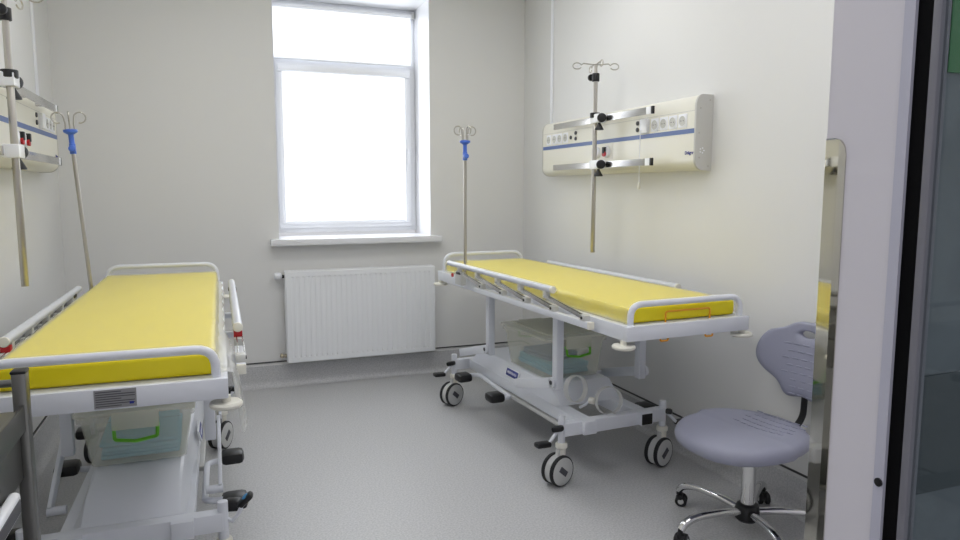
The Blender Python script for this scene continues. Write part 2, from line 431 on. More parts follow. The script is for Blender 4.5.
v = MB(); v.cyl((-W/2-0.045, D0+0.045, 0.045), (-W/2+0.004, D0+0.045, 0.045), 0.010); v.cyl((-W/2-0.035, D0+0.045, 0.045), (-W/2-0.035, 0.05, 0.045), 0.010)
v.sphere((-W/2-0.035, D0+0.045, 0.045), 0.016); v.cyl((-W/2-0.015, D0+0.045, 0.045), (-W/2-0.003, D0+0.045, 0.045), 0.014, n=6)
v.build('return_valve', BRASS, rad)
for s_ in (-0.35, 0.35): MB().box(s_-0.02, s_+0.02, 0.03, 0.05, 0.1, Hh-0.1).build('wall_bracket', RADM, rad, 0)

# ------------------------------------------------------------------ wall supply units (local: faces -x, wall at x=0, y along wall)
UY, UL, UD, UZ0, UZ1 = 3.705, 1.68, 0.097, 1.497, 1.862
def make_unit():
    u = thing('supply_unit', '', 'medical supply unit', (XR, UY, UZ0), 0)
    H = UZ1-UZ0
    # profile (depth, z): curved top shoulder and slanted bottom
    def profile(g=0.0):
        P = [(0, 0.0)]
        for k in range(7):
            a = k/6*PI/2; P.append((-(UD-0.055)-0.055*math.sin(a)+g, 0.0+0.05*(1-math.cos(a))))
        P += [(-UD+g, 0.275)]
        for k in range(7):
            a = k/6*PI/2; P.append((-UD+0.035*(1-math.cos(a))+g, 0.305+(H-0.305)*math.sin(a)))
        P.append((0, H)); return P
    MB().prism(profile(), -UL/2+0.004, UL/2-0.004, 'y').build('body', CREAM, u, 25)
    for s_ in (-1, 1):
        Pq = [(x*1.0-(0.003 if x < 0 else 0), 0.5*H+(z-0.5*H)*1.012) for x, z in profile()]
        e = MB().prism(Pq, s_*UL/2-0.006, s_*UL/2+0.006, 'y'); ee = e.build('end_cap', ENDCAP, u, 25)
        for xx, zz in ((-0.075, 0.06), (-0.02, 0.02), (-0.02, 0.34), (-0.075, 0.30), (-0.08, 0.18)):
            MB().cyl((xx, s_*(UL/2+0.006), zz), (xx, s_*(UL/2+0.0075), zz), 0.004, n=10).build('screw', STEEL, ee)
        if s_ < 0:
            pr = MB()
            for k in range(5):
                a = k*2*PI/5; pr.cyl((-0.06+0.012*math.cos(a), -(UL/2+0.006), 0.095+0.012*math.sin(a)), (-0.06+0.012*math.cos(a), -(UL/2+0.008), 0.095+0.012*math.sin(a)), 0.0035, n=8)
            pr.build('outlet_screws', PVC, ee)
    x0 = -UD
    MB().box(x0-0.0015, x0+0.002, -UL/2+0.006, UL/2-0.006, 0.180, 0.203).build('blue_stripe', STRIPE, u, 0)
    MB().box(x0-0.001, x0+0.002, -UL/2+0.006, UL/2-0.006, 0.288, 0.2905).build('panel_joint', ENDCAP, u, 0)
    # sockets : near end then far end
    def socket(y):
        s = MB().box(x0-0.004, x0+0.003, y-0.034, y+0.034, 0.212, 0.280, 0.003)
        so = s.build('socket', PVC, u)
        MB().lathe([(0.022, 0.0), (0.0245, 0.001), (0.0245, 0.0025), (0.021, 0.0025), (0.0205, 0.0012), (0.0, 0.0012)], (x0-0.004, y, 0.246), (-1, 0, 0), 24).build('socket_well', SLOT, so)
        p = MB()
        for d in (-0.0095, 0.0095): p.cyl((x0-0.0052, y+d, 0.246), (x0-0.0062, y+d, 0.246), 0.003, n=8)
        p.build('pin_holes', INK, so)
    for y in (2.965, 3.045, 3.123, 3.201): socket(y-UY)
    for y in (4.447, 4.362, 4.286, 4.203): socket(y-UY)
    MB().box(x0-0.022, x0+0.002, 3.284-UY-0.033, 3.284-UY+0.033, 0.208, 0.284, 0.005).build('data_outlet', PVC, u)
    for y in (3.362, 4.065):
        for z in (0.232, 0.268):
            MB().cyl((x0+0.002, y-UY, z), (x0-0.007, y-UY, z), 0.012, n=16, bev=0.002).build('earth_stud', INK, u)
    MB().cyl((x0+0.002, 4.13-UY, 0.243), (x0-0.006, 4.13-UY, 0.243), 0.012, n=16).build('call_jack', BLACK, u)
    # gas outlets
    MB().box(x0-0.002, x0+0.002, 3.62-UY, 3.84-UY, 0.03, 0.176).build('gas_panel', CREAM, u, 0)
    for y in (3.79, 3.674):
        gq = MB().lathe([(0.034, 0), (0.036, 0.004), (0.032, 0.014), (0.024, 0.018), (0.0, 0.018)], (x0-0.001, y-UY, 0.127), (-1, 0, 0), 28).build('gas_outlet', PVC, u)
        MB().lathe([(0.015, 0.0), (0.017, 0.012), (0.0, 0.014)], (x0-0.018, y-UY, 0.116), (-1, 0, 0), 18).build('release_ring', REDP, gq)
        MB().box(x0-0.035, x0-0.014, y-UY-0.011, y-UY+0.011, 0.118, 0.156, 0.004).build('outlet_plug', BLACK, gq)
    # equipment rails
    for z, nm in ((0.318, 0), (0.050, 1)):
        r = MB().box(-0.156, -0.146, 3.148-UY, 4.268-UY, z-0.018, z+0.018, 0.001).build('equipment_rail', ALU, u)
        MB().box(-0.158, -0.144, 3.14-UY, 3.157-UY, z-0.020, z+0.020, 0.002).build('rail_cap', BLACK, r)
        MB().box(-0.1575, -0.1445, 3.158-UY, 3.20-UY, z-0.019, z+0.019, 0.001).build('rail_tip', PVC, r)
        sp = MB()
        for y in (3.35, 3.705, 4.06): sp.cyl((-0.147, y-UY, z), (-0.06 if nm == 0 else -0.045, y-UY, z), 0.008, n=12)
        sp.build('rail_spacer', ALU, r)
    Mt = Matrix(((0, 0, -1, x0-0.001), (-1, 0, 0, 2.908-UY), (0, 1, 0, 0.085), (0, 0, 0, 1)))
    text_mesh('Dräger', 0.023, NAVY, 'maker_lettering', u, Mt, bold=0.0006)
    return u
unit_r = make_unit()
unit_r['label'] = 'cream bedhead supply unit with sockets and rails above the right bed'
unit_l = copy_thing(unit_r, (XL, UY, UZ0), PI, 'cream bedhead supply unit above the left bed, partly cut by the photo edge')
for u in (unit_r, unit_l): u['group'] = 'bedhead supply units'
# pull cord hanging from the right unit
t = thing('pull_cord', 'white pull cord hanging beneath the right supply unit', 'pull cord', (2.215, 3.30, 1.415))
MB().tube([(0, 0, 0.02), (0.0, 0.002, 0.11), (0.0, 0.0, 0.305), (0.022, 0, 0.325)], 0.0022, 8).build('cord', PVC, t)
MB().lathe([(0.0, -0.012), (0.009, -0.010), (0.010, 0.0), (0.006, 0.022), (0.003, 0.028), (0.0, 0.028)], (0, 0, 0), n=16).build('pull_handle', CREAM, t)

# ------------------------------------------------------------------ infusion poles clamped to the rails
def make_rail_pole(flip):
    t = thing('infusion_pole', '', 'infusion pole', (0, 0, 1.025))
    MB().cyl((0, 0, 0), (0, 0, 0.82), 0.0135, n=20, bev=0.001).build('outer_tube', STEEL, t)
    MB().cyl((0, 0, 0.80), (0, 0, 1.105), 0.0095, n=16).build('inner_rod', STEEL, t)
    # height clamp at the top of the outer tube
    c = MB().cyl((0, 0, 0.795), (0, 0, 0.825), 0.030, n=20, bev=0.003).build('collar', BLACK, t)
    k = MB().cyl((0, 0, 1.005), (0, 0, 1.052), 0.022, n=20, bev=0.003)
    k.cyl((0, 0.015, 1.035), (0, 0.05, 1.035), 0.008, n=12); k.cyl((0, 0.045, 1.035), (0, 0.062, 1.035), 0.020, n=16, bev=0.003)
    k.build('height_clamp', BLACK, t)
    MB().cyl((0, 0, 0.82), (0, 0, 1.005), 0.0125, n=18).build('guide_tube', STEEL, t)
    # crossed hook arms
    for ax in ((0.25, 1), (1, -0.25)):
        a = Vector((ax[0], ax[1], 0)).normalized()
        for s_ in (-1, 1):
            d = a*s_; P = [Vector((0, 0, 1.10)), d*0.075+Vector((0, 0, 1.107))]
            for k in range(13):
                an = 0.9*PI - k/12*1.75*PI
                P.append(d*(0.112+0.026*math.cos(an))+Vector((0, 0, 1.092+0.018*math.sin(an))))
            MB().tube(P, 0.0034, 8).build('hook_arm', STEEL, t)
    # rail clamps
    for z in (0.79, 0.522):
        cl = MB().box(-0.020, 0.038, -0.064, 0.026, z-0.026, z+0.026, 0.005).build('rail_clamp', PVC, t)
        MB().cyl((0.006, -0.062, z), (-0.006, -0.090, z), 0.026, n=20, bev=0.004).build('round_knob', BLACK, cl)
        MB().lathe([(0.006, 0.0), (0.008, -0.012), (0.026, -0.045), (0.026, -0.050), (0.0, -0.052)], (0.0, -0.050, z-0.018), n=16).build('screw_knob', BLACK, cl)
    return t
rp = make_rail_pole(False); rp.location = (XR-0.187, 3.675, 1.025)
rp['label'] = 'steel infusion pole clamped to the right supply unit rails'
lp = copy_thing(rp, (XL+0.187, 3.17, 1.025), PI, 'steel infusion pole clamped to the left supply unit rails at the photo edge')
for p in (rp, lp): p['group'] = 'rail mounted infusion poles'

# ------------------------------------------------------------------ hospital stretchers
BW, BL, ZB, ZT = 0.64, 2.155, 0.793, 0.855
BEDLEN = {}
def L(u, v, z): return Vector((u-BW/2, v-BL/2, z))
def use_bed(bed):
    global BL
    BL = BEDLEN[bed.name]
def make_stretcher(loc, rz, label, length, base_v, arm_top, arm_low, post_v, rail_drop, red_grip, hood_front, swivel, bw, pads_up):
    global BL
    BL = length
    t = thing('hospital_stretcher', label, 'hospital bed', loc, rz, 'hospital stretchers')
    BEDLEN[t.name] = BL
    def bx(m, u0, u1, v0, v1, z0, z1, bev=0.003): return m.box(u0-BW/2, u1-BW/2, v0-BL/2, v1-BL/2, z0, z1, bev)
    # platform frame
    m = MB()
    bx(m, 0, BW, 0, 0.03, ZB, ZT, 0.004); bx(m, 0, BW, BL-0.03, BL, ZB, ZT, 0.004)
    bx(m, 0, 0.03, 0.02, BL-0.02, ZB, ZT, 0.004); bx(m, BW-0.03, BW, 0.02, BL-0.02, ZB, ZT, 0.004)
    for v in (0.62, 1.08, 1.5): bx(m, 0.02, BW-0.02, v-0.02, v+0.02, ZB+0.004, ZB+0.044, 0.002)
    fr = m.build('platform_frame', PAINT, t)
    m = MB(); bx(m, 0.012, BW-0.012, 0.012, BL-0.012, ZT-0.010, ZT-0.002, 0.001); m.build('deck', PAINT, t)
    # end rails
    for v, zr in ((0.028, 0.939), (BL-0.05, 0.968)):
        MB().tube([L(0.032, v, ZT-0.03), L(0.032, v, zr), L(BW-0.032, v, zr), L(BW-0.032, v, ZT-0.03)], 0.0135, 14, fil=0.095).build('end_rail', PAINT, t)
    # corner bumpers
    for u, v in ((0.008, 0.035), (BW-0.008, 0.035), (0.008, BL-0.035), (BW-0.008, BL-0.035)):
        b = MB().lathe([(0.0, 0.758), (0.040, 0.758), (0.047, 0.763), (0.048, 0.770), (0.044, 0.776), (0.0, 0.777)], L(u, v, 0), n=32)
        b.cyl(L(u, v, 0.775), L(u, v, ZB+0.002), 0.014, n=14); b.build('corner_bumper', CREAM, t)
    # folding side rails
    for s_, u in ((-1, -0.042), (1, BW+0.042)):
        o = MB()
        bx(o, u-0.014, u+0.014, 0.205, 1.41, ZT-0.042, ZT-0.012, 0.002)
        for v in (0.4, 0.8, 1.25): bx(o, min(u, 0.0 if s_ < 0 else BW)-0.004, max(u, 0.0 if s_ < 0 else BW)+0.004, v-0.02, v+0.02, ZT-0.038, ZT-0.016, 0.001)
        sr = o.build('side_rail_mount', PAINT, t)
        e = MB(); bx(e, u-0.015, u+0.015, 0.196, 0.208, ZT-0.043, ZT-0.011, 0.002); e.build('mount_end_cap', CREAM, sr)
        rd = rail_drop[0 if s_ < 0 else 1]; zt_ = 0.940-rd
        tb = MB().tube([L(u, 0.53, zt_), L(u, 1.83, zt_)], 0.0165, 18).build('side_rail_tube', RAILT, t)
        for v0, v1 in ((0.518, 0.533), (1.827, 1.842)): MB().cyl(L(u, v0, zt_), L(u, v1, zt_), 0.0175, n=18, bev=0.003).build('rail_end_cap', CREAM, tb)
        ups = (1.66, 1.39, 1.12, 0.85, 0.585)
        for v in ups:
            uo = u+s_*0.004
            a = MB().obox(L(uo-0.010, v, 0.902-rd), L(uo-0.010, v-0.335, 0.858), 0.004, 0.013, 0.001)
            a.obox(L(uo+0.010, v, 0.902-rd), L(uo+0.010, v-0.335, 0.858), 0.004, 0.013, 0.001)
            st_ = a.build('folding_strut', ALU, t)
            k = MB(); bx(k, u-0.013, u+0.013, v-0.016, v+0.016, 0.893-rd, 0.930-rd, 0.003); k.build('upper_block', GREYP, st_)
            if v-0.335 > 0.2:
                k = MB(); bx(k, u-0.015, u+0.015, v-0.335-0.02, v-0.335+0.02, ZT-0.013, 0.868, 0.003); k.build('lower_block', GREYP, st_)
                MB().cyl(L(u+s_*0.014, v-0.335, 0.855), L(u+s_*0.019, v-0.335, 0.855), 0.006, n=10).build('pivot_screw', BLACK, st_)
        # release latch
        la = MB(); bx(la, u-0.016, u+0.016, 1.60, 1.70, ZT-0.03, 0.905, 0.004); lt = la.build('latch', GREYP, t)
        MB().cyl(L(u+s_*0.014, 1.735, 0.875), L(u+s_*0.022, 1.735, 0.875), 0.012, n=14).build('latch_button', REDP, lt)
        k = MB(); bx(k, u-0.020, u+0.020, 1.615, 1.68, 0.888, 0.904, 0.004); k.build('latch_lever', BLACK, lt)
        if red_grip: k = MB(); bx(k, u-0.015, u+0.015, 0.532, 0.562, 0.868-rd*0.5, 0.924-rd, 0.003); k.build('latch_grip', REDP, lt)
    # undercarriage
    bv = base_v; ca0, ca1 = 0.012, 0.606
    m = MB()
    bx(m, ca0, ca1, bv-0.025, bv+0.025, 0.235, 0.300, 0.004); bx(m, ca0, ca1, bv+bw-0.025, bv+bw+0.025, 0.235, 0.300, 0.004)
    for u in (0.146, 0.478): bx(m, u-0.036, u+0.036, bv-0.045, bv+bw+0.02, 0.236, 0.299, 0.003)
    ch = m.build('chassis', PAINT, t)
    if not pads_up: m = MB(); bx(m, 0.445, 0.505, bv-0.050, bv-0.043, 0.241, 0.294, 0.001); m.build('beam_end_plug', BLACK, ch)
    # hood over the lift
    ho = MB()
    ring = []
    sec = hood_front+[(bw-0.36, 0.125, 0.298, 0.388), (bw-0.15, 0.125, 0.298, 0.385), (bw-0.06, 0.125, 0.298, 0.335), (bw-0.05, 0.125, 0.298, 0.300)]
    tb_ = bmesh.new()
    for dv, uin, z0, z1 in sec:
        vs = [tb_.verts.new(L(uin-0.012, bv+dv, z0)), tb_.verts.new(L(uin+0.012, bv+dv, z1-0.006 if z1 > 0.31 else z1)), tb_.verts.new(L(uin+0.022, bv+dv, z1)), tb_.verts.new(L(BW-uin-0.022, bv+dv, z1)), tb_.verts.new(L(BW-uin-0.012, bv+dv, z1-0.006 if z1 > 0.31 else z1)), tb_.verts.new(L(BW-uin+0.012, bv+dv, z0))]
        ring.append(vs)
    for A, B in zip(ring, ring[1:]):
        for k in range(5): tb_.faces.new((A[k], A[k+1], B[k+1], B[k]))
        tb_.faces.new((A[5], A[0], B[0], B[5]))
    tb_.faces.new(ring[0]); tb_.faces.new(ring[-1][::-1])
    ho._merge(tb_); hood = ho.build('base_hood', PAINT, t, 25)
    # maker's badge on both hood flanks
    for s_ in (-1, 1):
        c0 = Vector((s_*(BW/2-0.1235), bv+0.74-BL/2 if s_ < 0 else bv+0.76-BL/2, 0.344))
        nrm = Vector((s_*0.965, 0, 0.26)).normalized(); up = Vector((-s_*0.26, 0, 0.965)).normalized(); rt = up.cross(nrm)
        Mb = Matrix(((rt.x, up.x, nrm.x, c0.x), (rt.y, up.y, nrm.y, c0.y), (rt.z, up.z, nrm.z, c0.z), (0, 0, 0, 1)))
        bd = MB().box(-0.080, 0.080, -0.027, 0.027, -0.004, 0.006, 0.006, M=Mb).build('badge_rim', PVC, hood)
        bb = MB().box(-0.074, 0.074, -0.022, 0.022, 0.0, 0.0072, 0.005, M=Mb).build('badge', NAVY, hood)
        text_mesh('MERIVAARA', 0.022, WHITE, 'badge_lettering', bb, Mb @ Matrix.Translation((0, 0, 0.0076)), bold=0.0003)
    # lift: posts and swinging arms
    zl, zh = arm_low[1], arm_top[1]
    for s_, u in ((-1, 0.072), (1, BW-0.072)):
        for k, v in enumerate(post_v):
            m = MB(); bx(m, u-0.020, u+0.020, v-0.023, v+0.023, zh-0.035, ZB+0.006, 0.004); m.build('lift_post', PAINT, t)
        for dv in (0.0, post_v[1]-post_v[0]):
            p = Vector(L(u+s_*0.031, arm_top[0]+dv, zh)); q = Vector(L(u+s_*0.031, arm_low[0]+dv, zl))
            a = MB().obox(p, q, 0.014, 0.05, 0.003); a.cyl(p-Vector((0.007, 0, 0)), p+Vector((0.007, 0, 0)), 0.026, n=20)
            ar = a.build('lift_arm', PAINT, t)
            MB().cyl(p-Vector((s_*-0.006, 0, 0)), p+Vector((s_*0.011, 0, 0)), 0.011, n=14, bev=0.002).build('pivot_bolt', INK, ar)
        m = MB(); m.cyl(L(u-s_*0.02, arm_low[0], zl), L(u+s_*0.04, arm_low[0], zl), 0.016, n=16); m.build('arm_axle', PAINT, t)
    # casters
    for ci, (u, dv) in enumerate(((ca0, 0.0), (ca1, 0.0), (ca0, bw), (ca1, bw))):
        v = bv+dv; s_ = -1 if u < 0.3 else 1
        p = MB().cyl(L(u, v, 0.195), L(u, v, 0.335), 0.0175, n=20, bev=0.003).build('caster_stem', PAINT, t)
        c = MB().lathe([(0.0, 0.145), (0.022, 0.145), (0.023, 0.175), (0.029, 0.180), (0.029, 0.196), (0.024, 0.203), (0.0, 0.203)], L(u, v, 0), n=24).build('caster_housing', CREAM, p)
        sw = swivel[ci]; tr = -0.025
        wd = Vector((math.sin(sw), math.cos(sw), 0)); ax = Vector((math.cos(sw), -math.sin(sw), 0))
        wc = Vector(L(u, v, 0.075))+wd*tr
        f = MB().cyl(wc-ax*0.019, wc+ax*0.019, 0.069, n=36); f.obox(wc, Vector(L(u, v, 0.17)), 0.022, 0.05, 0.004); f.build('caster_fork', GREYP, p)
        for q in (-1, 1):
            o = wc+ax*q*0.027
            w_ = MB().lathe([(0.066, -0.010), (0.072, -0.010), (0.0745, -0.006), (0.0745, 0.006), (0.072, 0.010), (0.066, 0.010), (0.066, -0.010)], o, ax, 36).build('tyre', RUBBER, p)
            d_ = MB().lathe([(0.0, -0.009), (0.0665, -0.009), (0.0665, 0.011), (0.058, 0.0135), (0.0, 0.015)] if q > 0 else [(0.0, -0.015), (0.058, -0.0135), (0.0665, -0.011), (0.0665, 0.009), (0.0, 0.009)], o, ax, 36).build('wheel_disc', GREYP, w_)
            an = 0.7*(1 if ci % 2 else -1)
            e = wd*math.cos(an)+Vector((0, 0, 1))*math.sin(an)
            MB().obox(o+ax*q*0.015-e*0.030, o+ax*q*0.015+e*0.026, 0.005, 0.027, 0.0015, up=e.cross(ax)).build('brake_mark', INK, w_)
        # brake pedal with two pads
        r = MB().tube([L(u+s_*0.010, v, 0.270), L(u+s_*0.030, v-0.01, 0.262)]+([L(u+s_*0.050, v-0.01, 0.285), L(u+s_*0.060, v-0.01, 0.305)] if pads_up else [L(u+s_*0.070, v-0.015, 0.222), L(u+s_*0.085, v-0.015, 0.212)]), 0.008, 10)
        bp = r.build('brake_pedal', PAINT, t)
        if pads_up:
            MB().obox(L(u+s_*0.005, v+0.045, 0.30), L(u+s_*0.062, v+0.03, 0.302), 0.050, 0.040, 0.012).build('pedal_pad', BLACK, bp)
            a_, b_ = Vector(L(u+s_*0.050, v+0.01, 0.302)), Vector(L(u+s_*0.098, v+0.005, 0.345))
            po = MB().obox(a_, b_, 0.044, 0.022, 0.010).build('pedal_pad', BLACK, bp)
            n_ = Vector((-s_*(b_.z-a_.z), 0, abs(b_.x-a_.x))).normalized(); c_ = a_.lerp(b_, 0.62)+n_*0.0095
            pi_ = MB().sphere((0, 0, 0), 0.014, (1.2, 1, 0.3)).build('pad_inlay', PADBLUE, po)
            pi_.data.transform(Matrix.Translation(c_) @ n_.to_track_quat('Z', 'Y').to_matrix().to_4x4())
        else:
            MB().obox(L(u+s_*0.072, v-0.015, 0.212), L(u+s_*0.150, v-0.02, 0.216), 0.046, 0.026, 0.010).build('pedal_pad', BLACK, bp)
            MB().obox(L(u+s_*0.012, v-0.035, 0.285), L(u+s_*0.046, v+0.008, 0.270), 0.036, 0.028, 0.010).build('pedal_pad', BLACK, bp)
    pdd = (1.17, 0.705) if not pads_up else (1.27, 0.80)
    # pump pedals, turned half round on the other flank
    for s_ in (-1, 1):
        f = (lambda uu, dd, z: L(uu, bv+dd, z)) if s_ < 0 else (lambda uu, dd, z: L(BW-uu, bv+bw-dd, z))
        tb = MB().tube([f(0.0, pdd[0], 0.240), f(0.098, pdd[0], 0.240), f(0.098, pdd[1], 0.215), f(0.0, pdd[1], 0.222)], 0.0125, 12, fil=0.05).build('pump_pedal', PAINT, t)
        for dd in pdd:
            a = f(0.04, dd, 0.232); b_ = f(-0.055, dd, 0.232)
            MB().obox(a, b_, 0.10, 0.052, 0.020).build('pump_pad', BLACK, tb)
        MB().obox(f(0.118, 0.05, 0.215), f(0.118, 0.86, 0.215), 0.022, 0.022, 0.003).build('treadle_bar', GREYP, t)
    return t

bedR = make_stretcher((1.807, 3.439, 0), R(2.8), 'white wheeled hospital stretcher below the right wall supply unit', 2.155, 0.52, (0.665, 0.455), (1.06, 0.35), (0.665, 1.46),
                      (0.0, 0.028), False, [(0.22, 0.128, 0.298, 0.300), (0.228, 0.128, 0.298, 0.306), (0.33, 0.125, 0.298, 0.386), (0.37, 0.125, 0.298, 0.388)], (R(74), R(72), R(68), R(80)), 1.37, False)
bedL = make_stretcher((-0.27, 3.28, 0), R(-0.8), 'white wheeled hospital stretcher along the left wall', 2.306, 0.347, (0.877, 0.45), (0.58, 0.285), (0.777, 1.65),
                      (0.035, 0.035), True, [(0.024, 0.158, 0.298, 0.300), (0.028, 0.158, 0.298, 0.304), (0.13, 0.158, 0.298, 0.358), (0.36, 0.156, 0.298, 0.386), (0.40, 0.155, 0.298, 0.388)], (R(40), R(30), R(20), R(27)), 1.50, True)

def bed_pt(bed, u, v, z):
    use_bed(bed)
    a = bed.rotation_euler.z; x, y = u-BW/2, v-BL/2
    return (bed.location.x+x*math.cos(a)-y*math.sin(a), bed.location.y+x*math.sin(a)+y*math.cos(a), z)

use_bed(bedL)
# printed plate on the left stretcher's end bar
lp_ = MB().box(0.292-BW/2, 0.398-BW/2, -BL/2-0.002, -BL/2+0.002, ZB+0.006, ZB+0.058).build('label_plate', LABEL, bedL, 0)
pr = MB()
for k in range(7):
    z = ZB+0.052-k*0.0066
    pr.box(0.296-BW/2, (0.394 if k % 3 else 0.36)-BW/2, -BL/2-0.0026, -BL/2-0.0015, z-0.0012, z+0.0012)
pr.build('small_print', INK, lp_, 0)
MB().box(0.380-BW/2, 0.391-BW/2, -BL/2-0.003, -BL/2-0.0015, ZB+0.014, ZB+0.021).build('blue_mark', NAVY, lp_, 0)
use_bed(bedR)
# orange wire bail on the right stretcher's end bar
ob = MB().tube([L(0.215, 0.036, ZT-0.004), L(0.215, 0.036, ZT+0.043), L(0.45, 0.036, ZT+0.043), L(0.45, 0.036, ZT-0.004)], 0.004, 8, fil=0.012)
for u in (0.19, 0.425):
    ob.tube([L(u-0.02, 0.01, ZB+0.004), L(u-0.02, 0.008, ZB-0.010), L(u+0.015, 0.006, ZB-0.010), L(u+0.02, 0.01, ZB+0.004)], 0.004, 8, fil=0.006)
ob.build('wire_bail', ORANGE, bedR)
# bottle rings on the right stretcher's chassis
for (u, v, z, r_, tilt) in ((0.20, 0.70, 0.395, 0.066, 0.35), (0.300, 0.555, 0.362, 0.066, -0.25)):
    rg = MB().lathe([(r_, -0.016), (r_+0.0035, -0.016), (r_+0.0035, 0.016), (r_, 0.016), (r_, -0.016)], L(u, v, z), (math.sin(tilt)*0.6, -1, 0.15), 40)
    rg.build('bottle_ring', RINGM, bedR)
kb = MB().cyl(L(0.215, 0.60, 0.362), L(0.232, 0.575, 0.362), 0.017, n=18, bev=0.004).build('clamp_knob', CREAM, bedR)
MB().tube([L(0.20, 0.66, 0.31), L(0.21, 0.62, 0.335), L(0.22, 0.60, 0.362)], 0.007, 8).build('ring_bracket', PAINT, bedR)

# ------------------------------------------------------------------ mattresses and their clear covers
def make_mattress(bed, label):
    use_bed(bed)
    t = bmesh.new()
    u0, u1, v0, v1, z0, z1 = 0.035, BW-0.035, 0.052, BL-0.075, ZT, 0.921
    nu, nv = 14, 36
    m = MB(); bmx = bmesh.new(); bmesh.ops.create_cube(bmx, size=1)
    bmesh.ops.transform(bmx, matrix=Matrix.Translation(((u0+u1)/2-BW/2, (v0+v1)/2-BL/2, (z0+z1)/2)) @ Matrix.Diagonal((u1-u0, v1-v0, z1-z0, 1)), verts=bmx.verts)
    bmesh.ops.bevel(bmx, geom=list(bmx.edges), offset=0.014, segments=4, profile=0.5, affect='EDGES')
    m._merge(bmx)
    o = m.build('mattress', YELLOW)
    o.location = bed.location; o.rotation_euler = bed.rotation_euler
    tag(o, label, 'mattress', 'yellow mattresses')
    return o
matR = make_mattress(bedR, 'yellow vinyl mattress on the right stretcher')
matL = make_mattress(bedL, 'yellow vinyl mattress on the left stretcher')
def make_film(bed, label, over_l, over_r, seed, flap):
    use_bed(bed)
    rnd = random.Random(seed); ph = [rnd.uniform(0, 6) for _ in range(8)]
    u0, u1, zt = 0.033, BW-0.033, 0.9235
    # cross-section by arclength
    def F(a, b):
        v = 0.045+b*(BL-0.075-0.04)
        lo = 0.055+over_l*(0.75+0.25*math.sin(9*b+ph[0])); hi = 0.060+over_r(b)
        s = -lo+a*((u1-u0)+lo+hi); w = (u1-u0)
        n = 0.0011*math.sin(7*v+9*a+ph[1])+0.0009*math.sin(11*v-17*a+ph[2])
        if s < 0:
            d = -s; bul = 0.004+0.004*math.sin(30*v+ph[3])
            if d < 0.06: return L(u0-0.001-bul*min(1, d/0.03), v, zt-d)
            return L(u0-0.004-bul-(d-0.06)*0.8, v, max(ZT+0.002, zt-0.06-(d-0.06)*0.2))
        if s > w:
            d = s-w; bul = 0.004+0.004*math.sin(26*v+ph[4])
            if d < 0.06: return L(u1+0.001+bul*min(1, d/0.03), v, zt-d)
            e = d-0.06; run = 0.038
            if e < run: return L(u1+0.004+bul+e, v, zt-0.06)
            return L(u1+0.008+bul+run+0.010*math.sin(55*v+ph[5])*min(1, (e-run)/0.04)+(e-run)*0.12, v-(e-run)*0.15, zt-0.06-(e-run))
        edge = min(1, s/0.02, (w-s)/0.02)
        return L(u0+s, v, zt+max(0, n+0.0024)*edge)
    m = MB().grid(F, 60, 110)
    o = m.build('plastic_film', FILM, None, 60)
    o.location = bed.location; o.rotation_euler = bed.rotation_euler
    return tag(o, label, 'plastic film')
make_film(bedR, 'clear plastic film spread over the right yellow mattress', 0.02, lambda b: 0.02, 3, 0)
make_film(bedL, 'clear plastic film over the left yellow mattress with a loose flap', 0.02,
          lambda b: 0.02+0.20*math.exp(-((b-0.03)/0.12)**2)*(1+0.10*math.sin(60*b)), 5, 1)

# ------------------------------------------------------------------ infusion poles standing in the beds
def make_bed_pole(label):
    t = thing('infusion_pole', label, 'infusion pole')
    MB().cyl((0, 0, 0), (0, 0, 0.77), 0.0095, n=16).build('rod', STEEL, t)
    k = MB().cyl((0, 0, 0.72), (0, 0, 0.77), 0.0145, n=18, bev=0.002); k.cyl((0.0, -0.01, 0.745), (0.0, -0.030, 0.745), 0.016, n=14, bev=0.003)
    k.cyl((0, 0, 0.77), (0, 0, 0.83), 0.0125, n=16)
    k.lathe([(0.0, 0.815), (0.014, 0.815), (0.032, 0.827), (0.032, 0.838), (0.012, 0.843), (0.0, 0.843)], (0, 0, 0), n=24)
    k.build('blue_head', BLUEP, t)
    for a in (0.15, 0.15+PI/2, 0.15+PI, 0.15+1.5*PI):
        d = Vector((math.cos(a), math.sin(a), 0)); P = []
        P.append(d*0.020+Vector((0, 0, 0.835)))
        P.append(d*0.018+Vector((0, 0, 0.865)))
        for k in range(14):
            an = PI*0.95-k/13*1.55*PI
            P.append(d*(0.048+0.026*math.cos(an))+Vector((0, 0, 0.897+0.026*math.sin(an))))
        MB().tube(P, 0.0038, 8).build('hook', STEEL, t)
    return t
pR = make_bed_pole('steel infusion pole with blue head on the right stretcher')
pR.location = bed_pt(bedR, 0.012, 1.70, 0.857); 
pL = copy_thing(pR, bed_pt(bedL, 0.012, 1.87, 0.857), 0.4, 'tilted steel infusion pole with blue head on the left stretcher')
pL.rotation_euler = (0, R(-3.4), 0.0)
for p in (pR, pL): p['group'] = 'infusion poles standing in the beds'

